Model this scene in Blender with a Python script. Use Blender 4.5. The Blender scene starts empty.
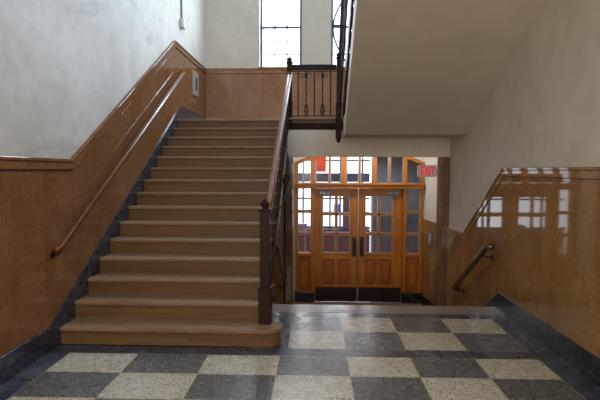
import bpy, bmesh, math, random
from mathutils import Vector, Matrix
random.seed(7)
SC = bpy.context.scene
COL = SC.collection
PI = math.pi

# ---------------------------------------------------------------- camera
CF, CYAW, CPITCH, CROLL, CH = 480.0, .0311, .0618, .0030, 1.6152
def cam_ray(a, b):
    a, b = a*math.cos(CROLL)+b*math.sin(CROLL), -a*math.sin(CROLL)+b*math.cos(CROLL)
    X, Z = a, -b
    Y = math.cos(CPITCH)+Z*math.sin(CPITCH); z = -math.sin(CPITCH)+Z*math.cos(CPITCH)
    return Vector((X*math.cos(CYAW)-Y*math.sin(CYAW), X*math.sin(CYAW)+Y*math.cos(CYAW), z))
fw = cam_ray(0, 0); rt = cam_ray(1, 0)-fw; up = cam_ray(0, -1)-fw
cd = bpy.data.cameras.new('camera'); cam = bpy.data.objects.new('camera', cd); COL.objects.link(cam)
cd.sensor_width = 36; cd.lens = CF/600*36; cd.clip_start = .05
M = Matrix((rt, up, -fw)).transposed().to_4x4(); M.translation = Vector((0, 0, CH))
cam.matrix_world = M
SC.camera = cam

# ---------------------------------------------------------------- exposure, sky, lights
SC.view_settings.view_transform = 'Standard'; SC.view_settings.look = 'None'
SC.view_settings.gamma = 1; SC.view_settings.use_curve_mapping = False
SC.view_settings.exposure = 0.15
W = bpy.data.worlds.new('sky'); SC.world = W; W.use_nodes = True
bgn = W.node_tree.nodes['Background']; bgn.inputs[0].default_value = (.86, .93, 1, 1); bgn.inputs[1].default_value = 2.6

def area(name, loc, target, sx, sy, power, col):
    l = bpy.data.lights.new(name, 'AREA'); l.shape = 'RECTANGLE'; l.size = sx; l.size_y = sy
    l.energy = power; l.color = col
    o = bpy.data.objects.new(name, l); COL.objects.link(o); o.location = loc
    d = Vector(target)-Vector(loc); o.rotation_euler = d.to_track_quat('-Z', 'Y').to_euler()
    return o
# daylight through the tall landing windows (outside the glass)
area('daylight_landing_window', (-.73, 10.75, 5.2), (-.9, 6, 3.2), .9, 2.6, 150, (.72, .86, 1))
area('daylight_landing_window', (.73, 10.75, 5.2), (-.6, 6, 3.2), .9, 2.6, 150, (.72, .86, 1))
# windows of the upper storey, lighting the stairwell walls
area('daylight_upper_storey', (1.6, 3.6, 6.3), (-2.3, 5.6, 3.2), 1.6, 1.6, 125, (.54, .69, 1))
# added warm fill near the hall ceiling, above and behind the viewer
area('added_hall_fill', (0, .6, 3.7), (0, .8, 0), 1.4, .5, 48, (1, .93, .82))
area('added_hall_fill', (0, -2.8, 3.7), (0, -2.4, 0), 1.4, .5, 48, (1, .93, .82))
# daylight from the entrance court
# added fill behind the viewer, brightening soffit, walls and doors; no window there
area('added_rear_fill', (-1.2, -4.7, 2.1), (.6, 3, 1.8), 2.0, 2.6, 165, (1, .95, .88))
# added light hidden behind the beam, brightening the entrance doors
area('added_recess_fill', (.84, 8.22, 2.12), (.84, 8.75, .6), 1.6, .12, 14, (1, .98, .94))
area('daylight_entrance_court', (.4, 12.6, 2.6), (.6, 8.6, .2), 3.0, 1.6, 150, (.85, .92, 1))

SC.cycles.caustics_reflective = False; SC.cycles.caustics_refractive = False

# ---------------------------------------------------------------- materials
def nmat(name):
    m = bpy.data.materials.new(name); m.use_nodes = True
    nt = m.node_tree; b = nt.nodes['Principled BSDF']
    return m, nt, b
def N(nt, t, **k):
    n = nt.nodes.new(t)
    for a, v in k.items(): setattr(n, a, v)
    return n
def coords(nt, scale=(1, 1, 1), rot=(0, 0, 0)):
    g = N(nt, 'ShaderNodeNewGeometry'); mp = N(nt, 'ShaderNodeMapping')
    mp.inputs['Scale'].default_value = scale; mp.inputs['Rotation'].default_value = rot
    nt.links.new(g.outputs['Position'], mp.inputs[0]); return mp.outputs[0]
def ramp(nt, fac, stops):
    r = N(nt, 'ShaderNodeValToRGB'); e = r.color_ramp.elements
    e[0].position, e[0].color = stops[0][0], (*stops[0][1], 1)
    e[1].position, e[1].color = stops[-1][0], (*stops[-1][1], 1)
    for p, c in stops[1:-1]:
        n = e.new(p); n.color = (*c, 1)
    nt.links.new(fac, r.inputs[0]); return r.outputs[0]
def noise(nt, co, scale, detail=4, rough=.55, dist=0):
    n = N(nt, 'ShaderNodeTexNoise'); n.inputs['Scale'].default_value = scale
    n.inputs['Detail'].default_value = detail; n.inputs['Roughness'].default_value = rough
    n.inputs['Distortion'].default_value = dist
    nt.links.new(co, n.inputs['Vector']); return n.outputs['Fac']
def mixc(nt, fac, a, b, mode='MIX'):
    m = N(nt, 'ShaderNodeMix', data_type='RGBA', blend_type=mode)
    for s, v in ((0, fac), (6, a), (7, b)):
        if hasattr(v, 'is_output'): nt.links.new(v, m.inputs[s])
        else: m.inputs[s].default_value = v if s == 0 else (*v, 1)
    return m.outputs[2]
def bump(nt, b, h, strength, dist=.01):
    bn = N(nt, 'ShaderNodeBump'); bn.inputs['Strength'].default_value = strength; bn.inputs['Distance'].default_value = dist
    nt.links.new(h, bn.inputs['Height']); nt.links.new(bn.outputs[0], b.inputs['Normal'])
def sr(r, g, b):   # sRGB 0-255 -> linear
    f = lambda c: ((c/255+.055)/1.055)**2.4 if c/255 > .04045 else c/255/12.92
    return (f(r), f(g), f(b))
def plain(name, col, rough=.5, metal=0, spec=.5, coat=0, var=.12, vs=6):
    m, nt, b = nmat(name); co = coords(nt)
    n = noise(nt, co, vs, 5)
    c = ramp(nt, n, [(.3, tuple(x*(1-var) for x in col)), (.7, tuple(min(1, x*(1+var)) for x in col))])
    nt.links.new(c, b.inputs['Base Color']); b.inputs['Roughness'].default_value = rough
    b.inputs['Metallic'].default_value = metal; b.inputs['Specular IOR Level'].default_value = spec
    b.inputs['Coat Weight'].default_value = coat
    return m
def plaster(name, c1, c2, stain=None):
    m, nt, b = nmat(name); co = coords(nt)
    n = noise(nt, co, .9, 6, .6, .6); n2 = noise(nt, co, 5, 6, .65, .4)
    a = N(nt, 'ShaderNodeMath', operation='MULTIPLY_ADD'); nt.links.new(n2, a.inputs[0]); a.inputs[1].default_value = .45
    s = N(nt, 'ShaderNodeMath', operation='MULTIPLY'); nt.links.new(n, s.inputs[0]); s.inputs[1].default_value = .6
    nt.links.new(s.outputs[0], a.inputs[2])
    c = ramp(nt, a.outputs[0], [(.38, c1), (.62, c2)])
    if stain:
        v = noise(nt, coords(nt, (1, .35, 1.0)), 1.6, 8, .7, 1.6)
        k = ramp(nt, v, [(.56, (0, 0, 0)), (.68, (1, 1, 1))])
        k2 = N(nt, 'ShaderNodeMath', operation='MULTIPLY'); nt.links.new(k, k2.inputs[0]); k2.inputs[1].default_value = .35
        c = mixc(nt, k2.outputs[0], c, stain)
    nt.links.new(c, b.inputs['Base Color']); b.inputs['Roughness'].default_value = .62
    b.inputs['Specular IOR Level'].default_value = .3
    bump(nt, b, n2, .15, .01)
    return m
def marble(name, cols, rough=.1, sc=1.0, island=.1, veins=None, vscale=1.5, stretch=(1, 1, 1), spec=.5, vr=(.47, .5, .53)):
    m, nt, b = nmat(name); co = coords(nt, stretch)
    n = noise(nt, co, 2.2*sc, 8, .62, .8); f = noise(nt, co, 26*sc, 6, .7, .3)
    a = N(nt, 'ShaderNodeMath', operation='MULTIPLY_ADD'); nt.links.new(f, a.inputs[0]); a.inputs[1].default_value = .5
    s = N(nt, 'ShaderNodeMath', operation='MULTIPLY'); nt.links.new(n, s.inputs[0]); s.inputs[1].default_value = .5
    nt.links.new(s.outputs[0], a.inputs[2])
    c = ramp(nt, a.outputs[0], [(.36, cols[0]), (.5, cols[1]), (.64, cols[2])])
    if island:
        g = N(nt, 'ShaderNodeNewGeometry')
        hv = N(nt, 'ShaderNodeHueSaturation')
        ml = N(nt, 'ShaderNodeMath', operation='MULTIPLY_ADD'); nt.links.new(g.outputs['Random Per Island'], ml.inputs[0])
        ml.inputs[1].default_value = 2*island; ml.inputs[2].default_value = 1-island
        nt.links.new(ml.outputs[0], hv.inputs['Value']); nt.links.new(c, hv.inputs['Color']); c = hv.outputs[0]
    if veins:
        v = noise(nt, co, vscale, 8, .6, 2.2)
        k = ramp(nt, v, [(vr[0], (0, 0, 0)), (vr[1], (1, 1, 1)), (vr[2], (0, 0, 0))])
        k2 = N(nt, 'ShaderNodeMath', operation='MULTIPLY'); nt.links.new(k, k2.inputs[0]); k2.inputs[1].default_value = .4
        c = mixc(nt, k2.outputs[0], c, veins)
    nt.links.new(c, b.inputs['Base Color'])
    rr = ramp(nt, n, [(.3, (rough*.8,)*3), (.7, (rough*1.3,)*3)])
    nt.links.new(rr, b.inputs['Roughness']); b.inputs['Specular IOR Level'].default_value = spec
    return m
def terrazzo(name, base, chips, dens=.5):
    m, nt, b = nmat(name); co = coords(nt)
    v = N(nt, 'ShaderNodeTexVoronoi'); v.inputs['Scale'].default_value = 120; nt.links.new(co, v.inputs['Vector'])
    sep = N(nt, 'ShaderNodeSeparateColor'); nt.links.new(v.outputs['Color'], sep.inputs[0])
    c = ramp(nt, sep.outputs[0], [(0, chips[0]), (.22, chips[0]), (.3, base), (.72, base), (.82, chips[1])])
    nt.nodes[-1].color_ramp.interpolation = 'LINEAR'
    n = noise(nt, co, 2.5, 5); w = ramp(nt, n, [(.3, (.97,)*3), (.7, (1.02,)*3)])
    c = mixc(nt, 1.0, c, w, 'MULTIPLY')
    nt.links.new(c, b.inputs['Base Color'])
    r = ramp(nt, noise(nt, co, 7, 6), [(.3, (.24,)*3), (.7, (.3,)*3)])
    nt.links.new(r, b.inputs['Roughness'])
    return m
def wood(name, c1, c2, axis='z', rough=.35, coat=.2, sc=1):
    m, nt, b = nmat(name)
    st = {'x': (1.2, 14, 14), 'y': (14, 1.2, 14), 'z': (14, 14, 1.2)}[axis]
    co = coords(nt, tuple(s*sc for s in st))
    n = noise(nt, co, 1.6, 6, .6, .7)
    c = ramp(nt, n, [(.32, c1), (.68, c2)])
    nt.links.new(c, b.inputs['Base Color']); b.inputs['Roughness'].default_value = rough
    b.inputs['Coat Weight'].default_value = coat; b.inputs['Coat Roughness'].default_value = .15
    bump(nt, b, n, .08, .004)
    return m
def glassmat(name, tint=(1, 1, 1), gl=.02, rough=.14):
    m = bpy.data.materials.new(name); m.use_nodes = True; nt = m.node_tree; nt.nodes.clear()
    o = N(nt, 'ShaderNodeOutputMaterial'); t = N(nt, 'ShaderNodeBsdfTransparent'); g = N(nt, 'ShaderNodeBsdfGlossy')
    t.inputs[0].default_value = (*tint, 1); g.inputs['Roughness'].default_value = rough
    mx = N(nt, 'ShaderNodeMixShader'); mx.inputs[0].default_value = gl
    nt.links.new(t.outputs[0], mx.inputs[1]); nt.links.new(g.outputs[0], mx.inputs[2]); nt.links.new(mx.outputs[0], o.inputs[0])
    return m
def emis(name, col, s):
    m, nt, b = nmat(name); b.inputs['Base Color'].default_value = (*col, 1)
    b.inputs['Emission Color'].default_value = (*col, 1); b.inputs['Emission Strength'].default_value = s
    return m

m_plL = plaster('plaster_cool_stained', sr(198, 194, 184), sr(220, 217, 209), sr(140, 140, 134))
m_plR = plaster('plaster_cream', sr(204, 197, 182), sr(218, 211, 197))
m_plS = plaster('plaster_soffit', sr(208, 196, 178), sr(216, 205, 188))
m_ceil = plaster('plaster_ceiling', sr(205, 200, 188), sr(215, 210, 200))
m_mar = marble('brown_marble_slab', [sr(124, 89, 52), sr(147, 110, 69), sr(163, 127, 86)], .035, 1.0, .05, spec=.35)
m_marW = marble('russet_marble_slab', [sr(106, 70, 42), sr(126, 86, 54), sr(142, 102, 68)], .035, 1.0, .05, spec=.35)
m_marL = marble('rosy_brown_marble_slab', [sr(140, 102, 74), sr(160, 121, 90), sr(176, 139, 107)], .06, 1.0, .05, spec=.4)
m_marD = marble('dark_brown_marble', [sr(92, 66, 50), sr(114, 86, 66), sr(134, 106, 84)], .12, 1.4, .05)
m_marB = marble('blue_black_marble', [sr(34, 38, 46), sr(46, 50, 60), sr(66, 70, 78)], .13, 1.5, .05, sr(110, 112, 116), 1.0, vr=(.485, .5, .515))
m_marF = marble('blue_grey_floor_marble', [sr(46, 51, 62), sr(58, 64, 76), sr(76, 82, 94)], .26, 1.5, .05, sr(130, 132, 136), 1.0, vr=(.485, .5, .515))
m_marK = marble('black_marble_base', [sr(14, 15, 16), sr(24, 26, 28), sr(40, 42, 44)], .12, 3, 0, sr(110, 110, 108), 5)
m_pink = marble('pinkish_marble_strip', [sr(120, 108, 102), sr(140, 128, 122), sr(156, 144, 138)], .3, 1, .03)
m_tl = terrazzo('terrazzo_light', sr(186, 181, 167), (sr(126, 120, 110), sr(212, 207, 194)))
m_td = terrazzo('terrazzo_dark', sr(84, 86, 87), (sr(54, 56, 58), sr(128, 128, 126)))
m_brass = plain('brass_divider', sr(170, 155, 120), .4, .5)
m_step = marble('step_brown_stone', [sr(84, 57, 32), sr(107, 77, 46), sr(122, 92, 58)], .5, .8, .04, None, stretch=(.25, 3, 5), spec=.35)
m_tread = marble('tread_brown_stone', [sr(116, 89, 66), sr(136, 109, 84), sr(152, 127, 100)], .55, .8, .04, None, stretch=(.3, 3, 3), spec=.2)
m_iron = plain('dark_wrought_iron', sr(32, 25, 26), .5, 0, .2, .0)
m_newel = plain('dark_maroon_painted_iron', sr(46, 26, 18), .5, 0, .15, 0)
m_rail = wood('varnished_handrail_wood', sr(96, 50, 24), sr(136, 78, 40), 'y', .3, .4)
m_railD = wood('dark_varnished_wall_rail', sr(84, 44, 14), sr(120, 68, 26), 'y', .3, .2)
m_dkw = plain('dark_stained_trim', sr(46, 28, 20), .6, 0, .1)
m_oakv = wood('orange_oak_upright', sr(146, 78, 6), sr(188, 110, 16), 'z', .4, .08)
m_oakh = wood('orange_oak_cross', sr(152, 84, 8), sr(194, 116, 20), 'x', .4, .08)
m_oakd = wood('orange_oak_panel', sr(130, 66, 5), sr(166, 92, 12), 'z', .4, .08)
m_bronze = plain('bronze_plate', sr(70, 58, 44), .35, .8)
m_bronzer = plain('dark_bronze_rail', sr(120, 102, 88), .22, .8)
m_kick = plain('dark_kick_plate', sr(48, 34, 26), .35, .4)
m_chrome = plain('polished_metal', sr(180, 180, 180), .22, .9)
m_steel = plain('grey_metal_plate', sr(120, 126, 128), .4, .6)
m_plate = plain('light_grey_cover', sr(150, 150, 140), .4, .2)
m_rubber = plain('black_rubber', sr(20, 20, 20), .6)
m_white = plain('white_enamel', sr(215, 215, 210), .4)
m_munt = plain('pale_blue_muntin', sr(170, 188, 220), .5)
m_scr = plain('court_window_metal', sr(92, 98, 110), .5)
m_wmet = plain('window_frame_blue_grey', sr(84, 92, 112), .45, .2)
m_glass = glassmat('window_glass')
m_red = emis('lit_red_letters', (1, .005, .015), .4)
m_sign = plain('exit_sign_face', sr(150, 158, 150), .5)
m_grey = marble('grey_roughcast', [sr(112, 122, 140), sr(128, 138, 156), sr(146, 156, 174)], .8, 2, 0, stretch=(3, 3, .6))
m_brick, _nt, _b = nmat('red_brick')
_br = N(_nt, 'ShaderNodeTexBrick'); _br.inputs['Color1'].default_value = (*sr(120, 74, 62), 1); _br.inputs['Color2'].default_value = (*sr(96, 60, 54), 1)
_br.inputs['Mortar'].default_value = (*sr(112, 84, 76), 1); _br.inputs['Scale'].default_value = 4
_nt.links.new(coords(_nt, (1, 1, 1), (PI/2, 0, 0)), _br.inputs['Vector']); _nt.links.new(_br.outputs[0], _b.inputs['Base Color']); _b.inputs['Roughness'].default_value = .8
m_orange = plain('orange_fabric', sr(255, 105, 0), .8)
m_blue = plain('blue_print', sr(40, 90, 220), .5)
m_navy = plain('navy_paint', sr(66, 74, 104), .5)
m_mauve = plain('mauve_fabric', sr(150, 124, 140), .8)
m_facade = plain('pale_facade', sr(235, 238, 245), .8)

# ---------------------------------------------------------------- mesh helpers
def BM(): return bmesh.new()
def box(bm, x0, x1, y0, y1, z0, z1):
    v = [bm.verts.new((x, y, z)) for z in (z0, z1) for x, y in ((x0, y0), (x1, y0), (x1, y1), (x0, y1))]
    for f in ((3, 2, 1, 0), (4, 5, 6, 7), (0, 1, 5, 4), (1, 2, 6, 5), (2, 3, 7, 6), (3, 0, 4, 7)):
        bm.faces.new([v[i] for i in f])
    return bm
def prism(bm, pts, axis, a, b):
    """polygon pts in the plane normal to axis, extruded from a to b"""
    def P(p, t): return {'x': (t, p[0], p[1]), 'y': (p[0], t, p[1]), 'z': (p[0], p[1], t)}[axis]
    A = [bm.verts.new(P(p, a)) for p in pts]; B = [bm.verts.new(P(p, b)) for p in pts]
    bm.faces.new(A[::-1]); bm.faces.new(B)
    for i in range(len(pts)):
        j = (i+1) % len(pts); bm.faces.new((A[i], A[j], B[j], B[i]))
    return bm
def tube(bm, pts, r, seg=8, sq=None):
    """round tube, or a flat/rectangular section when sq=(w,h)"""
    pts = [Vector(p) for p in pts]; rings = []
    n = None
    for i, p in enumerate(pts):
        t = (pts[min(i+1, len(pts)-1)]-pts[max(i-1, 0)]).normalized()
        if n is None:
            n = Vector((0, 0, 1)) if abs(t.z) < .95 else Vector((1, 0, 0))
        n = (n-t*n.dot(t))
        if n.length < 1e-6: n = Vector((1, 0, 0))-t*t.x
        n.normalize(); s = t.cross(n)
        rr = r[i] if isinstance(r, (list, tuple)) else r
        if sq: offs = [(-sq[0], -sq[1]), (sq[0], -sq[1]), (sq[0], sq[1]), (-sq[0], sq[1])]
        else: offs = [(rr*math.cos(2*PI*k/seg), rr*math.sin(2*PI*k/seg)) for k in range(seg)]
        rings.append([bm.verts.new(p+s*a+n*b) for a, b in offs])
    m = len(rings[0])
    for A, B in zip(rings, rings[1:]):
        for k in range(m): bm.faces.new((A[k], A[(k+1) % m], B[(k+1) % m], B[k]))
    bm.faces.new(rings[0][::-1]); bm.faces.new(rings[-1])
    return bm
def lathe(bm, prof, cx, cy, seg=20, sqr=False):
    rings = []
    for r, z in prof:
        rings.append([bm.verts.new((cx+max(r, .0005)*math.cos(2*PI*k/seg+(PI/4 if sqr else 0)), cy+max(r, .0005)*math.sin(2*PI*k/seg+(PI/4 if sqr else 0)), z)) for k in range(seg)])
    for A, B in zip(rings, rings[1:]):
        for k in range(seg): bm.faces.new((A[k], A[(k+1) % seg], B[(k+1) % seg], B[k]))
    bm.faces.new(rings[0][::-1]); bm.faces.new(rings[-1])
    return bm
def wl(o):
    v = Vector((0, 0, 0))
    while o: v += o.location; o = o.parent
    return v
def mk(name, bm, mat, parent=None, bevel=0, smooth=False, seg=2):
    bmesh.ops.recalc_face_normals(bm, faces=bm.faces)
    if parent: bmesh.ops.translate(bm, verts=bm.verts, vec=-wl(parent))
    me = bpy.data.meshes.new(name); bm.to_mesh(me); bm.free()
    for mm in (mat if isinstance(mat, (list, tuple)) else [mat]): me.materials.append(mm)
    o = bpy.data.objects.new(name, me); COL.objects.link(o)
    if parent: o.parent = parent
    if smooth:
        for p in me.polygons: p.use_smooth = True
    if bevel:
        b = o.modifiers.new('bevel', 'BEVEL'); b.width = bevel; b.segments = seg; b.limit_method = 'ANGLE'; b.angle_limit = .6
    return o
def tag(o, label=None, cat=None, group=None, kind=None):
    if label: o['label'] = label
    if cat: o['category'] = cat
    if group: o['group'] = group
    if kind: o['kind'] = kind
    return o
def thing(name, loc, label, cat, group=None, kind=None):
    o = bpy.data.objects.new(name, None); COL.objects.link(o); o.location = loc; o.empty_display_size = .1
    return tag(o, label, cat, group, kind)
def struct(name, bm, mat, label=None, bevel=0, cat=None, parent=None):
    o = mk(name, bm, mat, parent, bevel)
    if not parent: tag(o, label, cat or 'room', None, 'structure')
    return o

# ---------------------------------------------------------------- key dimensions
R, T, D = .165, .279, 4.268
XL, XWL, XWR = -2.346, -2.365, 2.16
PLL, PLR = -2.385, 2.18          # plaster faces
YB = 10.38
LZ = 15*R                         # landing 2.475
LOW = -.825
def nose(i): return D+(i-1)*T

# ---------------------------------------------------------------- shell
bm = BM(); box(bm, PLL-.2, PLL, -5, YB+.3, -.2, 7)
struct('wall_left', bm, m_plL, 'tall left stairwell wall of pale mottled plaster above brown marble', cat='wall')
bm = BM(); box(bm, PLR, PLR+.2, -5, YB+.3, -1.1, 7)
struct('wall_right', bm, m_plR, 'cream plaster right wall above polished marble wainscot', cat='wall')
# back wall of the landing with two window openings
WX = [(-1.195, -.295), (.325, 1.225)]
bm = BM()
ys = (YB+.02, YB+.32)
WZ0, WZ1 = 3.80, 6.3
for x0, x1 in ((PLL, WX[0][0]), (WX[0][1], WX[1][0]), (WX[1][1], PLR)): box(bm, x0, x1, *ys, 2.2, 7)
for x0, x1 in WX:
    box(bm, x0, x1, *ys, 2.2, WZ0); box(bm, x0, x1, *ys, WZ1, 7)
struct('wall_back', bm, m_plR, 'cream plaster wall at the back of the stair landing', cat='wall')
bm = BM(); box(bm, PLL-.2, PLR+.2, -5.2, -5, -.2, 7)
struct('wall_rear', bm, m_plR, 'cream plaster wall at the far end of the hall', cat='wall')
bm = BM(); box(bm, PLL-.2, PLR+.2, -5.2, YB+.3, 7, 7.2)
struct('ceiling', bm, m_ceil, 'white plaster ceiling high over the stairwell', cat='ceiling')
bm = BM(); box(bm, PLL, PLR, -5, 2.88, 3.9, 4.2)
struct('ceiling_hall', bm, m_ceil, 'white plaster ceiling of the hall behind the viewer', cat='ceiling')

# floor : one mesh, faces per terrazzo tile and marble strip
bm = BM()
MI = {'l': 0, 'd': 1, 'b': 2, 'p': 3}
def quad(x0, x1, y0, y1, k, z=0):
    f = bm.faces.new([bm.verts.new(p) for p in ((x0, y0, z), (x1, y0, z), (x1, y1, z), (x0, y1, z))]); f.material_index = MI[k]
ycols = [-2.156, -1.544, -.925, -.300, .285, .8315, 1.378, 1.925]
front = [4.085, 3.69, 3.262, 2.83, 2.40]
for j in range(4):
    for i in range(7):
        quad(ycols[i], ycols[i+1], front[j+1], front[j], 'l' if (i+j) % 2 == 0 else 'd')
rear = [5.205, 4.742, 4.268]
rcols = [-.235, .285, .8315, 1.378, 1.925]
for j in range(2):
    for i in range(4):
        quad(rcols[i], rcols[i+1], rear[j+1], rear[j], 'l' if (i+j) % 2 == 1 else 'd')
quad(PLL, PLR, 4.085, 4.268, 'b')
quad(PLL, -.6, 4.268, 10.4, 'b', -.02); quad(-.6, rcols[0], 4.268, 5.205, 'b')
quad(1.925, PLR, 4.268, 5.205, 'b')
quad(1.925, PLR, -5, 4.085, 'b'); quad(PLL, -2.156, -5, 4.085, 'b')
quad(-.6, PLR, 5.205, 5.37, 'b')
yy = 2.40
quad(-2.156, 1.925, 2.22, 2.40, 'b'); yy = 2.22; j = 0
while yy > -4.8:
    y2 = max(yy-.46, -5)
    for i in range(7): quad(ycols[i], ycols[i+1], y2, yy, 'l' if (i+j) % 2 == 0 else 'd')
    yy = y2; j += 1
bmesh.ops.recalc_face_normals(bm, faces=bm.faces)
quad(PLL, PLR, -5, 5.6, 'b', -.2)
o = struct('floor', bm, [m_tl, m_td, m_marF, m_pink], 'chequered floor of light and dark terrazzo with blue-black marble borders', cat='floor')
# thin brass divider strips between tiles
bm = BM()
g = .0025
for x in ycols: box(bm, x-g, x+g, 2.40, 4.085, -.01, .0008)
for y in front: box(bm, -2.156, 1.925, y-g, y+g, -.01, .0008)
for x in rcols: box(bm, x-g, x+g, 4.268, 5.205, -.01, .0008)
for y in rear: box(bm, -.235, 1.925, y-g, y+g, -.01, .0008)
struct('trim_1', bm, m_brass, 'thin pale divider strips between the floor tiles', cat='trim')
bm = BM(); box(bm, -.50, XWR, 5.37, 5.70, -.165, .002)
struct('trim_2', bm, m_pink, 'pinkish marble strip edging the floor at the top of the descending steps', .006, 'trim')

# lower floor
bm = BM(); box(bm, -.6, PLR, 6.816, 9.1, LOW-.15, LOW)
struct('floor_lower', bm, m_pink, 'marble floor of the entrance level below the steps', cat='floor')
bm = BM(); box(bm, -.42, 2.05, 8.13, 8.42, LOW, LOW+.004)
struct('trim_3', bm, m_marK, 'dark marble border of the entrance floor', cat='trim')

# ---------------------------------------------------------------- wainscots
def offset_line(pts, d):
    """open polyline offset downward by d, mitred"""
    out = []
    for i, p in enumerate(pts):
        n = Vector((0, 0))
        segs = []
        for a, b in ((i-1, i), (i, i+1)):
            if 0 <= a and b < len(pts):
                t = (Vector(pts[b])-Vector(pts[a])).normalized(); segs.append(Vector((t.y, -t.x)))
        if len(segs) == 1: n = segs[0]*d
        else:
            h = (segs[0]+segs[1]).normalized(); n = h*(d/h.dot(segs[0]))
        out.append((p[0]+n.x, p[1]+n.y))
    return out
def band(bm, pts, d0, d1, axis, a, b):
    A = offset_line(pts, d0); B = offset_line(pts, d1)
    for i in range(len(pts)-1):
        prism(bm, [A[i], A[i+1], B[i+1], B[i]], axis, a, b)
def interp(pts, y):
    for p, q in zip(pts, pts[1:]):
        if p[0] <= y <= q[0]: return p[1]+(q[1]-p[1])*(y-p[0])/(q[0]-p[0])
    return pts[-1][1] if y > pts[-1][0] else pts[0][1]
def slabs(bm, top, bot, ys, axis, a, b, gap=.003):
    for y0, y1 in zip(ys, ys[1:]):
        P = [(y0+gap, interp(bot, y0+gap)), (y1-gap, interp(bot, y1-gap))]
        inner_b = [p for p in bot if y0+gap < p[0] < y1-gap]
        inner_t = [p for p in top if y0+gap < p[0] < y1-gap]
        poly = [(y0+gap, interp(bot, y0+gap))]+inner_b+[(y1-gap, interp(bot, y1-gap)), (y1-gap, interp(top, y1-gap))]+inner_t[::-1]+[(y0+gap, interp(top, y0+gap))]
        prism(bm, poly, axis, a, b)

topL = [(-5, 1.716), (4.606, 1.716), (8.135, 3.785), (YB, 3.785)]
skL = [(-5, .207), (4.12, .207), (8.43, 2.735), (YB, 2.735)]   # top of the dark skirting
bm = BM()
slabs(bm, offset_line(topL, .135), skL, [-5, -3.6, -2.2, -.8, .6, 1.9, 3.1, 4.12, 4.60, 5.45, 6.5, 7.6, 8.7, 9.4, YB-.002], 'x', PLL, XWL)
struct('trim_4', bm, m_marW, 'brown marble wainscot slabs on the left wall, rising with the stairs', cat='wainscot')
bm = BM()
band(bm, topL, 0, .028, 'x', PLL, XWL+.022); band(bm, topL, .028, .10, 'x', PLL, XWL+.010)
band(bm, topL, .10, .135, 'x', PLL, XWL-.008)
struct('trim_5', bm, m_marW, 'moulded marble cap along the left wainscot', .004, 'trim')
bm = BM()
low = [(-5, 0), (4.20, 0), (4.20, .0), (8.0, 2.2), (YB, 2.47)]
poly = [(-5, 0), (-5, .207), (4.12, .207), (8.43, 2.735), (YB-.002, 2.735), (YB-.002, 2.3), (8.35, 2.3), (4.5, 0)]
prism(bm, poly, 'x', PLL, XL)
struct('baseboard_left', bm, m_marB, 'blue-black marble skirting climbing beside the steps on the left wall', .003, 'baseboard')

topR = [(-5, 1.655), (5.60, 1.648), (7.00, .705), (7.87, .69)]
skR = [(-5, .20), (5.585, .20), (6.82, -.625), (7.87, -.625)]
bm = BM()
slabs(bm, offset_line(topR, .125), skR, [-5, -3.5, -2.1, -.7, .7, 2.0, 3.3, 4.55, 5.585, 6.3, 7.0, 7.868], 'x', PLR, XWR)
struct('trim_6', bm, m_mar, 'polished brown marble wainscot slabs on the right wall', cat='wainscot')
bm = BM()
band(bm, topR, 0, .025, 'x', PLR, XWR-.018); band(bm, topR, .025, .095, 'x', PLR, XWR-.007)
band(bm, topR, .095, .125, 'x', PLR, XWR+.006)
struct('trim_7', bm, m_mar, 'moulded marble cap along the right wainscot', .004, 'trim')
bm = BM()
prism(bm, [(-5, 0), (-5, .20), (5.585, .20), (6.82, -.625), (7.868, -.625), (7.868, LOW), (6.6, LOW), (5.45, 0)], 'x', PLR, XWR-.018)
struct('baseboard_right', bm, m_marB, 'blue-black marble skirting along the right wall', .003, 'baseboard')
# landing back wall wainscot
topB = [(PLL, 3.79), (PLR, 3.785)]
bm = BM()
slabs(bm, offset_line(topB, .145), [(PLL, 2.47), (PLR, 2.47)], [-2.364, -1.749, -1.134, -.3, .35, 1.1, PLR], 'y', YB, YB+.025)
struct('trim_8', bm, m_marL, 'brown marble wainscot slabs across the landing back wall', cat='wainscot')
bm = BM()
band(bm, topB, 0, .03, 'y', YB-.025, YB+.025); band(bm, topB, .03, .11, 'y', YB-.012, YB+.025); band(bm, topB, .11, .145, 'y', YB+.006, YB+.025)
struct('trim_9', bm, m_marL, 'moulded marble cap below the landing windows', .004, 'trim')

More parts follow.
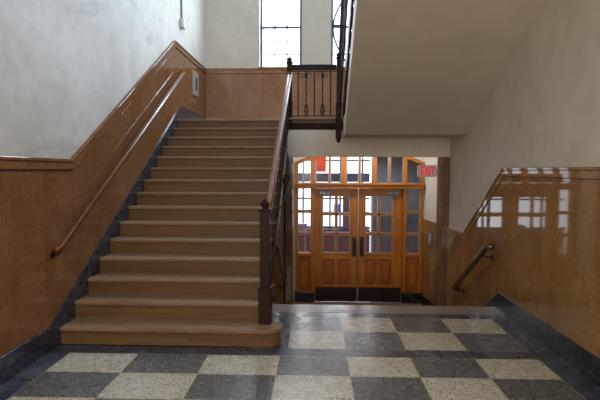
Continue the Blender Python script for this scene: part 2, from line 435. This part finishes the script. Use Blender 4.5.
# ---------------------------------------------------------------- landing windows
def landing_window(n, x0, x1, label):
    w = thing('window_%d' % n, ((x0+x1)/2, YB+.15, WZ0), label, 'window', None, 'structure')
    y0, y1 = YB+.14, YB+.20
    b = BM()
    box(b, x0, x0+.05, y0, y1, WZ0, WZ1); box(b, x1-.05, x1, y0, y1, WZ0, WZ1)
    box(b, x0, x1, y0, y1, WZ0, WZ0+.05); box(b, x0, x1, y0, y1, WZ1-.05, WZ1)
    mk('window_frame', b, m_wmet, w, .004)
    b = BM(); box(b, x0+.05, x1-.05, y0-.01, y1, 4.655, 4.70)
    mk('meeting_rail', b, m_wmet, w, .004)
    b = BM()
    L = x1-x0-.1
    for k in (1, 2): box(b, x0+.05+L*k/3-.010, x0+.05+L*k/3+.010, y0+.02, y1-.02, WZ0+.05, 4.655)
    for k in (1, 2): box(b, x0+.05, x1-.05, y0+.02, y1-.02, WZ0+.05+.8*k/3-.010, WZ0+.05+.8*k/3+.010)
    mk('muntin', b, m_munt, w)
    b = BM(); box(b, x0+.04, x1-.04, y0+.028, y0+.033, WZ0+.04, WZ1-.04)
    mk('glass_pane', b, m_glass, w)
    b = BM(); box(b, x0-.03, x1+.03, YB-.03, YB+.14, WZ0-.03, WZ0+.012)
    mk('window_sill', b, m_mar, w, .004)
    for k in (-.13, .13):
        b = BM(); box(b, (x0+x1)/2+k-.02, (x0+x1)/2+k+.02, y0-.03, y0, 4.70, 4.72)
        mk('sash_lock', b, m_steel, w, .003)
landing_window(1, *WX[0], 'tall bright sash window over the landing, left of the iron post')
landing_window(2, *WX[1], 'tall bright sash window partly hidden behind the upper flight')

# ---------------------------------------------------------------- main stairs
stair = thing('staircase', (-1.4, D, 0), 'broad brown stone staircase climbing to the landing beneath the tall windows', 'staircase')
XR = -.47
for i in range(1, 15):
    z = i*R; y0 = nose(i); y1 = nose(i+1)+.06
    b = BM()
    if i == 1:
        pts = [(XL, y0), (-.43, y0)]
        for k in range(13):
            a = -PI/2+PI*k/12; pts.append((-.43+.14*math.cos(a), y0+.14+.14*math.sin(a)))
        pts += [(-.53, y0+.28), (-.53, y1), (XL, y1)]
        prism(b, pts, 'z', z-.036, z)
    else: prism(b, [(XL, y0), (-.53 if i == 2 else XR, y0), (XR-.1 if i == 2 else XR, y1), (XL, y1)], 'z', z-.036, z)
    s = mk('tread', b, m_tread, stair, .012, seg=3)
    b = BM(); e = y0+.024
    if i == 1:
        pts = [(XL, e), (-.43, e)]
        for k in range(13):
            a = -PI/2+PI*k/12; pts.append((-.43+.117*math.cos(a), e+.117+.117*math.sin(a)))
        pts += [(-.53, e+.24), (XL, e+.24)]
        prism(b, pts, 'z', 0, z-.036)
    else: box(b, XL, (-.53 if i == 2 else XR-.01), e, e+.03, z-R, z-.036)
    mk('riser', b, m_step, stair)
b = BM(); box(b, XL, XR-.01, nose(15)+.024, nose(15)+.05, LZ-R, LZ-.036)
mk('riser', b, m_step, stair)
b = BM(); prism(b, [(4.62, 0.06), (8.2, 2.16), (8.2, 2.42), (4.62, .30)], 'x', -.478, -.452)
mk('stringer', b, m_newel, stair, .004)
# landing slab
b = BM(); box(b, PLL, XR, nose(15), YB, LZ-.036, LZ); box(b, XR, PLR, 7.90, YB, LZ-.036, LZ)
struct('trim_10', b, m_tread, 'brown stone landing floor at the top of the steps', .008, 'landing')
b = BM(); box(b, PLL, XR, nose(15)+.06, YB, 2.27, LZ-.036); box(b, XR, PLR, 7.93, YB, 2.27, LZ-.036)
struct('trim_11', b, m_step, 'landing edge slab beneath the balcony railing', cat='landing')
b = BM(); box(b, -.41, .46, 7.875, 7.93, 2.272, 2.385)
struct('trim_12', b, m_dkw, 'dark trim board along the landing edge', .006, 'trim')
# wall carrying the stairs (seen beside the descending steps)
b = BM(); prism(b, [(4.6, 0), (4.62, .08), (8.17, 2.18), (8.17, LOW), (5.62, LOW), (5.62, 0)], 'x', -.60, -.50)
struct('wall_stair', b, m_mar, 'brown marble wall beneath the stairs, beside the descending steps', cat='wall')

# beam and entrance reveals
b = BM(); box(b, -.485, PLR, 7.87, 8.12, 1.84, 2.272)
struct('wall_beam', b, m_plS, 'plain plaster beam over the entrance opening', cat='wall')
b = BM(); box(b, -.9, PLR, 8.12, 9.0, 2.15, 2.272)
struct('ceiling_lower', b, m_ceil, 'plaster ceiling of the entrance recess', cat='ceiling')
b = BM(); box(b, -.485, -.366, 7.85, 8.10, LOW, 1.84)
struct('trim_13', b, m_marD, 'dark brown marble jamb left of the entrance', .004, 'trim')
b = BM(); prism(b, [(2.075, 7.85), (PLR, 7.85), (PLR, 8.12), (2.045, 8.12)], 'z', LOW, 1.84)
struct('trim_14', b, m_marD, 'dark brown marble jamb right of the entrance', .004, 'trim')
b = BM(); prism(b, [(-.50, 8.10), (-.38, 8.10), (-.41, 8.85), (-.55, 8.85)], 'z', LOW, 2.2)
struct('wall_recess_left', b, m_plL, 'white plaster side of the entrance recess', cat='wall')
b = BM(); prism(b, [(2.05, 8.12), (2.3, 8.12), (2.3, 8.85), (1.975, 8.85)], 'z', LOW, 2.2)
struct('wall_recess_right', b, m_plL, 'white plaster side wall beside the exit sign', cat='wall')
b = BM(); prism(b, [(2.035, 8.121), (2.06, 8.121), (1.985, 8.80), (1.962, 8.80)], 'z', LOW, .74)
struct('trim_15', b, m_mar, 'marble wainscot beside the right sidelight', cat='wainscot')
b = BM(); prism(b, [(2.02, 8.125), (2.04, 8.125), (1.97, 8.78), (1.948, 8.78)], 'z', LOW, LOW+.17)
struct('baseboard_entrance', b, m_marK, 'black marble skirting beside the right sidelight', cat='baseboard')

# ---------------------------------------------------------------- descending steps
low = thing('staircase', (.84, 5.7, LOW), 'short flight of steps going down to the entrance doors', 'staircase')
for k in range(1, 5):
    z = -k*R; y0 = 5.70+(k-1)*T; y1 = y0+T
    b = BM(); box(b, -.485, XWR-.02, y0, y1+(.02 if k < 5 else 0), z-.036, z)
    mk('tread', b, m_tread, low, .01)
    b = BM(); box(b, -.485, XWR-.02, y0+T-.02, y0+T, z-R, z-.037)
    mk('riser', b, m_step, low)
b = BM(); box(b, -.485, XWR-.02, 5.66, 5.69, -.165, -.001)
mk('riser', b, m_step, low)

# ---------------------------------------------------------------- upper flight
UY0, US = 7.80, .446
upf = thing('staircase', (1.3, 7.8, LZ), 'upper flight with smooth cream plaster underside slanting overhead', 'staircase')
def xl(y): return .433-(7.04-y)*.0195
b = BM()
A = [(xl(7.87), 7.87, 2.14), (xl(7.04), 7.04, 2.14), (xl(2.9), 2.9, 2.14+US*(7.04-2.9))]
Bp = [(PLR-.001, y, z) for _, y, z in A]
th = .30
tops = [(x, y, z+th+(0 if j else .02)) for j, (x, y, z) in enumerate(A)]
Bt = [(PLR-.001, y, z) for _, y, z in tops]
V = [[b.verts.new(p) for p in L] for L in (A, Bp, tops, Bt)]
for j in range(2):
    b.faces.new((V[0][j], V[0][j+1], V[1][j+1], V[1][j])); b.faces.new((V[2][j], V[3][j], V[3][j+1], V[2][j+1]))
    b.faces.new((V[0][j], V[2][j], V[2][j+1], V[0][j+1])); b.faces.new((V[1][j], V[1][j+1], V[3][j+1], V[3][j]))
b.faces.new((V[0][0], V[1][0], V[3][0], V[2][0])); b.faces.new((V[0][2], V[2][2], V[3][2], V[1][2]))
mk('soffit', b, m_plS, upf)
UT = .165/US
for k in range(1, 11):
    y1 = UY0-(k-1)*UT; y0 = y1-UT; z = LZ+k*R
    b = BM(); box(b, xl(y0)+.02, XWR, y0-.02, y1, z-.036, z); mk('tread', b, m_tread, upf, .008)
    b = BM(); box(b, xl(y0)+.03, XWR, y1-.05, y1-.025, z-R, z-.036); mk('riser', b, m_step, upf)
b = BM()
sa = [(7.87, LZ-.02), (7.6, LZ-.02), (2.95, LZ-.02+US*4.65), (2.95, LZ+.22+US*4.65), (7.6, LZ+.22), (7.87, LZ+.22)]
for p in (0,):
    va = [b.verts.new((xl(y)-.012, y, z)) for y, z in sa]; vb = [b.verts.new((xl(y)+.012, y, z)) for y, z in sa]
    b.faces.new(va); b.faces.new(vb[::-1])
    for i in range(6): b.faces.new((va[i], vb[i], vb[(i+1) % 6], va[(i+1) % 6]))
mk('stringer', b, m_newel, upf)

# ---------------------------------------------------------------- ironwork
def scroll(c, r0, a0, turns, n=22, shrink=.25):
    """spiral in (s,t) around c"""
    out = []
    for k in range(n+1):
        u = k/n; r = r0*(1-(1-shrink)*u); a = a0+turns*2*PI*u
        out.append((c[0]+r*math.cos(a), c[1]+r*math.sin(a)))
    return out
def ironwork(root, mp, s0, s1, n, tb, tt, rb=.0075):
    """n bays between s0 and s1; tb bottom rail, tt top rail"""
    def line(st): return [mp(*p) for p in st]
    b = BM(); tube(b, line([(s0+(s1-s0)*k/8, tb) for k in range(9)]), 0, sq=(.011, .007)); mk('bottom_rail', b, m_iron, root)
    b = BM(); tube(b, line([(s0+(s1-s0)*k/8, tt) for k in range(9)]), 0, sq=(.011, .007)); mk('top_rail', b, m_iron, root)
    w = (s1-s0)/n
    for i in range(n+1):
        s = s0+w*i
        if i % 2 == 0:
            b = BM(); tube(b, line([(s, tb), (s, tt)]), rb, 6); mk('baluster', b, m_iron, root)
        else:
            b = BM(); tube(b, line([(s, tb+.02), (s, tt)]), rb, 6)
            o = mk('baluster', b, m_iron, root)
            for sg in (-1, 1):
                b = BM()
                sc = [(s+sg*.004, tt-.135), (s+sg*.010, tt-.07), (s+sg*.028, tt-.025)]+scroll((s+sg*.044, tt-.068), .040, PI/2, -sg*1.15, 18, .3)
                tube(b, line(sc), .0075, 5); mk('scroll', b, m_iron, o)
                b = BM()
                tear = [(s+sg*.046*math.sin(PI*u)**.7*(1-.6*u), tb+.01+.19*u) for u in [k/12 for k in range(13)]]
                tube(b, line(tear), .008, 5); mk('scroll', b, m_iron, o)
                b = BM(); tube(b, line(scroll((s+sg*.020, tb+.075), .015, -PI/2, sg*1.0, 12)), .005, 5); mk('scroll', b, m_iron, o)

def newel(root, cx, cy, zb, zt, base_h=.335, w=.06, ws=.046, pend=0):
    b = BM(); box(b, cx-w, cx+w, cy-w, cy+w, zb, zb+base_h)
    box(b, cx-w-.008, cx+w+.008, cy-w-.008, cy+w+.008, zb+base_h, zb+base_h+.02)
    box(b, cx-ws, cx+ws, cy-ws, cy+ws, zb+base_h+.02, zt)
    box(b, cx-ws-.012, cx+ws+.012, cy-ws-.012, cy+ws+.012, zt, zt+.022)
    o = mk('newel_post', b, m_newel, root, .005)
    b = BM(); z = zt+.022
    lathe(b, [(.034, z), (.026, z+.008), (.036, z+.02), (.044, z+.036), (.040, z+.052), (.026, z+.066), (.014, z+.078), (.006, z+.09), (0, z+.094)], cx, cy)
    mk('finial', b, m_newel, o, smooth=True)
    if pend:
        b = BM(); lathe(b, [(0, zb-pend), (.02, zb-pend+.01), (.034, zb-pend+.035), (.028, zb-pend+.06), (.04, zb-pend+.075), (.045, zb)], cx, cy)
        mk('pendant', b, m_newel, o, smooth=True)
    return o
def handrail(root, p0, p1, w=.042, h=.03, mat=None):
    """moulded handrail between two points along y"""
    b = BM(); prof = [(-w*.6, -h), (w*.6, -h), (w*.7, -h*.4), (w, 0), (w, h*.5), (w*.65, h*.95), (0, h*1.12), (-w*.65, h*.95), (-w, h*.5), (-w, 0), (-w*.7, -h*.4)]
    p0, p1 = Vector(p0), Vector(p1); t = (p1-p0).normalized(); s = t.cross(Vector((0, 0, 1))).normalized(); n = s.cross(t)
    A = [b.verts.new(p0+s*a+n*c) for a, c in prof]; B = [b.verts.new(p1+s*a+n*c) for a, c in prof]
    b.faces.new(A[::-1]); b.faces.new(B)
    for i in range(len(prof)):
        j = (i+1) % len(prof); b.faces.new((A[i], A[j], B[j], B[i]))
    return mk('handrail', b, mat or m_rail, root, .003)

bal = thing('balustrade', (-.455, 4.5, .165), 'ornate iron stair balustrade with varnished wooden handrail rising from the bottom step', 'railing')
newel(bal, -.467, 4.485, .165, 1.235)
SL = .582
def hz(y): return 1.225+(y-4.55)*SL
handrail(bal, (-.448, 4.50, hz(4.50)), (-.415, 7.93, hz(7.93)), .036, .032)
def mpL(s, t): return (-.455+.02*(s-4.5)/3.4, s, .165+(s-4.44)*.591+t)
ironwork(bal, mpL, 4.56, 7.90, 14, .13, .93)
b = BM(); tube(b, [(-.445+.13*math.sin(PI*u), 7.1-1.4*u, 1.95-.84*u) for u in [k/24 for k in range(25)]], .011, 6); mk('side_scroll', b, m_iron, bal)
b = BM(); tube(b, [(-.40+.075*math.cos(a)*(1-a/14), 6.45, 1.48+.075*math.sin(a)*(1-a/14)) for a in [k*.35 for k in range(30)]], .010, 6); mk('side_scroll', b, m_iron, bal)

balc = thing('balustrade', (-.02, 7.95, LZ), 'short iron railing guarding the landing edge above the entrance', 'railing')
newel(balc, -.425, 7.965, 2.16, 3.36, .55, .048, .042, .05)
b = BM(); box(b, -.405, .34, 7.925, 7.995, 3.255, 3.335); mk('handrail', b, m_iron, balc, .008)
ironwork(balc, lambda s, t: (s, 7.955, LZ+t), -.285, .250, 4, .03, .755, .0105)
b = BM(); tube(b, [(-.40, 7.955, LZ+.03), (.36, 7.955, LZ+.03)], 0, sq=(.012, .008)); mk('bottom_rail', b, m_iron, balc)
b = BM(); tube(b, [(-.40, 7.955, LZ+.755), (.36, 7.955, LZ+.755)], 0, sq=(.011, .006)); mk('top_rail', b, m_iron, balc)

upb = thing('balustrade', (.41, 7.9, LZ), 'iron balustrade of the upper flight seen edge-on beside the sloping soffit', 'railing')
newel(upb, .375, 7.83, 2.13, 3.40, .55, .045, .036, .07)
def mpU(s, t): return (xl(s)-.045, s, LZ+.10+(7.8-s)*US+t)
ironwork(upb, mpU, 7.82, 3.0, 22, .06, .80)
handrail(upb, (xl(7.85)-.045, 7.85, LZ+.93+.02), (xl(2.95)-.045, 2.95, LZ+.93+4.9*US), .04, .03, m_newel)
b = BM(); pts = [(xl(6.9)-.03-.16*math.sin(PI*u), 6.95-.3*u, 4.05-.95*u) for u in [k/24 for k in range(25)]]
tube(b, pts, .011, 6); mk('side_scroll', b, m_iron, upb)
b = BM(); tube(b, [(xl(6.9)-.03+.0-.17*u, 6.8, 3.62) for u in (0, .5, 1)], .011, 6); mk('side_scroll', b, m_iron, upb)

# ---------------------------------------------------------------- wall handrails
def wall_rail(p0, p1, wallx, label, brackets, mat, hook=.06, rr=.025):
    t = thing('wall_handrail', ((p0[0]+wallx)/2, p0[1], p0[2]), label, 'handrail')
    s = 1 if wallx > p0[0] else -1
    p0, p1 = Vector(p0), Vector(p1)
    b = BM(); q0 = p0+Vector((s*hook*.8, -.0, -.0)); q1 = p1+Vector((s*hook*.8, 0, 0))
    d = (p1-p0).normalized()
    pts = [q0-d*.01, p0+Vector((s*hook*.3, 0, 0))-d*.005, p0+d*.03, p0+(p1-p0)*.5, p1-d*.03, p1+Vector((s*hook*.3, 0, 0))+d*.005, q1+d*.01]
    tube(b, pts, rr, 12); mk('rail', b, mat, t, smooth=True)
    for f in brackets:
        c = p0+(p1-p0)*f; b = BM()
        tube(b, [c+Vector((0, 0, -.02)), c+Vector((s*.02, 0, -.06)), Vector((wallx-s*.008, c.y, c.z-.07))], .009, 8)
        lathe_pts = [(wallx-s*.012, c.y, c.z-.07), (wallx-s*.001, c.y, c.z-.07)]
        tube(b, lathe_pts, .032, 16); mk('bracket', b, m_newel, t, smooth=False)
    return t
wall_rail((-2.285, 4.20, .905), (-2.285, 8.40, 3.31), XWL, 'long slim wooden handrail on the left wall beside the main stairs', (.004, .5, .97), m_railD, .06, .027)
wall_rail((2.045, 5.72, .715), (2.045, 7.02, -.11), XWR, 'short metal handrail on the right marble wall above the descending steps', (.1, .93), m_bronzer, .10, .034)
wall_rail((-.44, 5.60, .73), (-.44, 7.1, -.10), -.50, 'short handrail on the stair wall, just right of the bottom newel post', (.06, .94), m_rail, .05, .022)

# ---------------------------------------------------------------- entrance doors and frame
DY = 8.80
ACX, ACZ, AR = .804, -.72, 2.717
def arc(x, r=AR): return ACZ+math.sqrt(r*r-(x-ACX)**2)
win = thing('window_3', (.804, DY, LOW), 'arched orange oak frame with glazed transom and sidelights round the doors', 'window', None, 'structure')
FX = [-.355, -.311, -.072, .026, 1.598, 1.667, 1.906, 1.964]
TZ0, TZ1 = 1.290, 1.385
def post(x0, x1, z0, z1=None, y0=DY-.06, y1=DY+.06, name='mullion', mat=None):
    b = BM()
    if z1 is None: prism(b, [(x0, z0), (x1, z0), (x1, arc(x1)-.01), (x0, arc(x0)-.01)], 'y', y0, y1)
    else: box(b, x0, x1, y0, y1, z0, z1)
    return mk(name, b, mat or m_oakv, win, .006)
post(FX[0], FX[1], LOW+.2); post(FX[2], FX[3]-.02, LOW+.2); post(FX[4], FX[5], LOW+.2); post(FX[6], FX[7], LOW+.2)
post(.482, .572, TZ1); post(1.045, 1.115, TZ1)
post(.253, .282, TZ1, y0=DY-.03, y1=DY+.03, name='muntin'); post(.795, .825, TZ1, y0=DY-.03, y1=DY+.03, name='muntin'); post(1.335, 1.368, TZ1, y0=DY-.03, y1=DY+.03, name='muntin')
b = BM(); box(b, FX[0], FX[7], DY-.13, DY+.08, TZ0, TZ1); box(b, FX[0], FX[7], DY-.155, DY+.08, TZ1-.035, TZ1)
mk('transom_bar', b, m_oakh, win, .008)
# arch
b = BM(); n = 24; xs = [FX[0]+(FX[7]-FX[0])*k/n for k in range(n+1)]
prism(b, [(x, arc(x)+.03) for x in xs]+[(x, arc(x)-.035) for x in xs[::-1]], 'y', DY-.07, DY+.06)
mk('arch_head', b, m_oakh, win, .004)
# wall over the arch
b = BM(); prism(b, [(-.6, 2.3)]+[(-.6, arc(xs[0])+.03)]+[(x, arc(x)+.03) for x in xs]+[(2.3, arc(xs[-1])+.03), (2.3, 2.3)], 'y', DY-.02, DY+.2)
struct('wall_arch', b, m_plL, 'white plaster above the arched door frame', cat='wall')
b = BM(); box(b, -.6, FX[0], DY-.02, DY+.2, LOW, arc(xs[0])+.03); box(b, FX[7], 2.3, DY-.02, DY+.2, LOW, arc(xs[-1])+.03)
struct('wall_doorway', b, m_plL, 'white plaster beside the door frame', cat='wall')
def pane(par, x0, x1, z0, z1, y=DY, arch=False):
    b = BM()
    if arch:
        xx = [x0+(x1-x0)*k/5 for k in range(6)]
        prism(b, [(x0, z0), (x1, z0)]+[(x, arc(x)-.036) for x in xx[::-1]], 'y', y-.003, y+.003)
    else: box(b, x0, x1, y-.003, y+.003, z0, z1)
    mk('glass_pane', b, m_glass, par)
def bead(par, x0, x1, z0, z1, y=DY):
    b = BM(); g = .012
    for a in ((x0, x0+g, z0, z1), (x1-g, x1, z0, z1), (x0+g, x1-g, z0, z0+g), (x0+g, x1-g, z1-g, z1)): box(b, a[0], a[1], y-.02, y-.006, a[2], a[3])
    mk('glazing_bead', b, m_bead, par)
m_bead = plain('pale_grey_bead', sr(150, 158, 172), .3, .3)
for x0, x1 in ((FX[1], FX[2]), (FX[3]-.02, .253), (.282, .482), (.572, .795), (.825, 1.045), (1.115, 1.335), (1.368, FX[4]), (FX[5], FX[6])):
    pane(win, x0, x1, TZ1, 0, arch=True)
    b = BM(); g = .012
    for a, c in ((x0, x0+g), (x1-g, x1)): prism(b, [(a, TZ1), (c, TZ1), (c, arc(c)-.036), (a, arc(a)-.036)], 'y', DY-.02, DY-.006)
    box(b, x0+g, x1-g, DY-.02, DY-.006, TZ1, TZ1+g); mk('glazing_bead', b, m_bead, win)
for x0, x1 in ((FX[1], FX[2]), (FX[5], FX[6])):
    for z in (.455, .865):
        b = BM(); box(b, x0, x1, DY-.025, DY+.025, z-.02, z+.018); mk('muntin', b, m_oakh, win, .004)
    for z0, z1 in ((.10, .435), (.473, .845), (.883, TZ0)): pane(win, x0, x1, z0, z1); bead(win, x0, x1, z0, z1)
    b = BM(); box(b, x0, x1, DY-.075, DY+.05, .045, .10); mk('sill', b, m_oakh, win, .008)
    b = BM(); box(b, x0, x1, DY-.04, DY+.03, LOW+.2, .045)
    o = mk('panel', b, m_oakd, win)
    b = BM(); cx = (x0+x1)/2
    for sx in (-1, 1): box(b, cx+sx*.07-.008, cx+sx*.07+.008, DY-.052, DY-.04, -.50, -.06)
    box(b, cx-.078, cx+.078, DY-.052, DY-.04, -.52, -.50); box(b, cx-.078, cx+.078, DY-.052, DY-.04, -.06, -.04)
    box(b, cx-.045, cx+.045, DY-.058, DY-.04, -.47, -.09)
    mk('panel_moulding', b, m_oakv, o, .006)
for x0, x1 in ((FX[0]-.01, FX[3]-.02), (FX[4], FX[7]+.01)):
    b = BM(); box(b, x0, x1, DY-.085, DY+.05, LOW, LOW+.2); mk('stone_base', b, m_marK, win, .004)
b = BM(); box(b, -.35, 1.95, DY-.36, DY-.09, LOW, LOW+.014)
mk('door_threshold', b, m_tread, win, .004)

def leaf(n, x0, x1, gx, hinge, label):
    d = thing('door_%d' % n, ((x0+x1)/2, DY, LOW), label, 'door', 'pair of entrance doors', 'structure')
    y0, y1 = DY-.025, DY+.022; zb, zt = LOW+.022, 1.284
    b = BM(); box(b, x0, gx[0], y0, y1, zb, zt); box(b, gx[1], x1, y0, y1, zb, zt); mk('stile', b, m_oakv, d, .004)
    b = BM(); box(b, gx[0], gx[1], y0, y1, 1.153, zt); box(b, gx[0], gx[1], y0, y1, -.01, .10); box(b, gx[0], gx[1], y0, y1, zb, -.50); mk('cross_rail', b, m_oakh, d)
    mx = (gx[0]+gx[1])/2
    b = BM(); box(b, mx-.03, mx+.03, y0+.001, y1-.001, -.50, -.01); mk('centre_stile', b, m_oakv, d)
    for a, c in ((gx[0], mx-.03), (mx+.03, gx[1])):
        b = BM(); box(b, a, c, y0+.028, y1-.005, -.50, -.01); o = mk('panel', b, m_oakd, d)
        b = BM(); prism(b, [(a+.04, -.46), (c-.04, -.46), (c-.04, -.05), (a+.04, -.05)], 'y', y0+.006, y0+.028)
        mk('raised_field', b, m_oakd, o, .008)
        b = BM(); g = .014
        for q in ((a, a+g, -.5, -.01), (c-g, c, -.5, -.01), (a+g, c-g, -.5, -.5+g), (a+g, c-g, -.01-g, -.01)): box(b, q[0], q[1], y0+.004, y0+.02, q[2], q[3])
        mk('panel_moulding', b, m_oakv, o, .003)
    b = BM(); box(b, mx-.018, mx+.018, y0, y1, .10, 1.153)
    for z in (.457, .818): box(b, gx[0], gx[1], y0, y1, z-.018, z+.018)
    mk('muntin', b, m_oakv, d)
    for a, c in ((gx[0], mx-.018), (mx+.018, gx[1])):
        for q0, q1 in ((.10, .439), (.475, .80), (.836, 1.153)): pane(d, a, c, q0, q1); bead(d, a, c, q0, q1)
    b = BM(); box(b, x0+.012, x1-.012, y0-.006, y0, zb, -.535); mk('kick_plate', b, m_kick, d, .002)
    s = 1 if hinge == 'l' else -1
    hx = x1-.065 if hinge == 'l' else x0+.065
    b = BM(); box(b, hx-.035, hx+.035, y0-.006, y0, .04, .40); o = mk('push_plate', b, m_bronze, d, .002)
    b = BM(); tube(b, [(hx+s*.015, y0-.004, .11), (hx+s*.015, y0-.05, .12), (hx+s*.015, y0-.055, .16), (hx+s*.015, y0-.055, .32), (hx+s*.015, y0-.05, .36), (hx+s*.015, y0-.004, .37)], .011, 8); mk('pull_handle', b, m_bronze, o, smooth=True)
    # door closer
    cx = x0+.17 if hinge == 'l' else x1-.17
    b = BM(); box(b, cx-.10, cx+.10, y0-.055, y0, 1.17, 1.245); o = mk('door_closer', b, m_steel, d, .012)
    b = BM(); tube(b, [(cx+s*.04, y0-.06, 1.205), (cx+s*.04, y0-.09, 1.20)], .022, 12); mk('closer_cap', b, m_chrome, o)
    b = BM(); tube(b, [(cx+s*.04, y0-.075, 1.215), (cx+s*.02, y0-.25, 1.225), (cx-s*.09, y0-.10, 1.275)], .010, 6); mk('closer_arm', b, m_steel, o)
leaf(1, .006, .786, (.143, .643), 'l', 'left oak entrance door with six panes and dark kick plate')
leaf(2, .800, 1.596, (.920, 1.417), 'r', 'right oak entrance door with six panes and dark kick plate')
b = BM(); box(b, .778, .806, DY-.045, DY-.027, LOW+.02, 1.28)
mk('astragal', b, m_chrome, win, .003)

# ---------------------------------------------------------------- beyond the doors
b = BM(); box(b, -6, 8, 9.1, 20, LOW-.15, LOW-.02)
struct('floor_court', b, m_pink, 'paved ground outside the doors', cat='ground')
b = BM(); prism(b, [(1.135, 9.45), (4, 9.45), (4, 9.75), (1.135, 9.75)], 'z', LOW-.02, 3.4)
struct('wall_court', b, m_grey, 'rough grey wall outside behind the right-hand panes', cat='wall')
scr = thing('window_4', (.3, 11.4, LOW), 'grey metal window screen outside, seen through the door panes', 'window', None, 'structure')
b = BM()
for x in (-1.0, -.28, .36, .60, 1.12): box(b, x-.022, x+.022, 11.38, 11.44, LOW, 2.6)
for z in (.62, .95, 1.85, 2.1): box(b, -1.5, 1.3, 11.39, 11.43, z-.02, z+.02)
mk('window_frame', b, m_scr, scr)
b = BM(); box(b, -1.5, 1.3, 11.34, 11.46, LOW-.02, .22)
o = struct('wall_parapet', b, m_brick, 'low red brick wall outside behind the lower panes', cat='wall')
b = BM(); box(b, -1.5, 1.3, 11.28, 11.34, .24, .30)
for x in (-1.2, -.6, 0, .6, 1.2): box(b, x-.012, x+.012, 11.3, 11.33, LOW, .24)
tag(mk('guard_rail', b, m_navy), 'dark blue rail in front of the brick wall outside', 'rail')
b = BM(); box(b, .66, .82, 11.35, 11.37, .22, 1.2)
tag(mk('brick_pier', b, m_brick), 'narrow red brick pier outside behind the left door', 'pier')
b = BM(); box(b, -1.5, 1.3, 11.46, 11.60, 1.34, 1.52); box(b, -1.5, 1.3, 11.45, 11.62, 1.52, 1.55)
tag(mk('crossbeam', b, m_navy, None, .006), 'bluish grey crossbeam outside, seen through the transom', 'beam')
b = BM(); n = 14
for k in range(n):
    x = .03+k*.22/n; box(b, x, x+.22/n*1.02, 11.0+.02*math.sin(k*1.7), 11.02+.02*math.sin(k*1.7), 1.58, 2.4)
box(b, .018, .034, 11.0, 11.016, LOW-.02, 2.42)
tag(mk('banner', b, m_orange), 'bright orange hanging fabric outside, behind the transom', 'banner')
b = BM(); box(b, .45, .60, 11.352, 11.365, .64, .82)
tag(mk('poster', b, m_blue), 'small blue notice seen through the left door', 'sign')
b = BM(); box(b, -.46, -.17, 11.0, 11.2, .18, .38); tube(b, [(-.40, 11.1, .18), (-.40, 11.1, LOW-.02)], .015); tube(b, [(-.22, 11.1, .18), (-.22, 11.1, LOW-.02)], .015)
tag(mk('chair_back', b, m_mauve, None, .02), 'mauve padded seat back seen through the left sidelight', 'chair')

# ---------------------------------------------------------------- exit sign
ex = thing('exit_sign', (1.85, 8.0, 1.6), 'EXIT sign with red letters beside the arched door frame', 'sign')
b = BM(); box(b, 1.688, 2.005, 7.98, 8.03, 1.512, 1.705); mk('sign_housing', b, m_white, ex, .006)
b = BM(); box(b, 2.005, 2.062, 7.99, 8.02, 1.58, 1.64); mk('wall_bracket', b, m_steel, ex, .003)
def strokes(ch, x, z, w, h, t):
    S = []
    if ch == 'E': S = [((0, 0), (0, 1)), ((0, 0), (1, 0)), ((0, .5), (.85, .5)), ((0, 1), (1, 1))]
    if ch == 'X': S = [((0, 0), (1, 1)), ((0, 1), (1, 0))]
    if ch == 'I': S = [((.5, 0), (.5, 1))]
    if ch == 'T': S = [((.5, 0), (.5, 1)), ((0, 1), (1, 1))]
    b = BM()
    for i, ((a, c), (d, e)) in enumerate(S):
        p = Vector((x+a*w, 0, z+c*h)); q = Vector((x+d*w, 0, z+e*h)); u = (q-p).normalized(); n = Vector((-u.z, 0, u.x))*t/2
        p -= u*t*.5*(abs(u.x*u.z) < .01); q += u*t*.5*(abs(u.x*u.z) < .01)
        prism(b, [((p+n).x, (p+n).z), ((p-n).x, (p-n).z), ((q-n).x, (q-n).z), ((q+n).x, (q+n).z)], 'y', 7.977-i*.0004, 7.981)
    mk('letter', b, m_red, ex)
for ch, x, w in (('E', 1.750, .040), ('X', 1.808, .050), ('I', 1.872, .018), ('T', 1.905, .052)):
    strokes(ch, x, 1.545, w, .125, .019)

# ---------------------------------------------------------------- small wall items
t = thing('wall_box', (2.0, 8.32, .43), 'small polished metal box on the wall beside the right sidelight', 'box')
b = BM(); box(b, 1.955, 2.025, 8.22, 8.42, .34, .52); mk('box_body', b, m_chrome, t, .012)
b = BM(); box(b, 1.95, 2.025, 8.20, 8.44, .52, .545); mk('box_lid', b, m_chrome, t, .006)
t = thing('wall_panel', (XWL, 9.48, 3.1), 'grey metal plate with a dark slot on the marble at the landing corner', 'wall panel')
b = BM(); box(b, XWL-.01, XWL+.022, 9.28, 9.70, 3.06, 3.54); mk('cover_plate', b, m_plate, t, .008)
b = BM(); box(b, XWL+.02, XWL+.026, 9.45, 9.57, 3.18, 3.42); mk('slot', b, m_rubber, t, .003)
t = thing('conduit', (PLL+.02, 8.6, 4.14), 'thin grey conduit ending in a small switch box high on the left wall', 'conduit')
b = BM(); tube(b, [(PLL+.018, 8.60, 4.24), (PLL+.018, 8.60, 5.6), (PLL+.018, 8.60, 6.99)], .016, 8); mk('pipe', b, m_steel, t)
b = BM(); box(b, PLL, PLL+.07, 8.52, 8.68, 4.12, 4.27); mk('switch_box', b, m_white, t, .008)
b = BM(); tube(b, [(PLL+.035, 8.67, 4.20), (PLL+.035, 8.76, 4.20)], .035, 10); mk('connector', b, m_white, t)
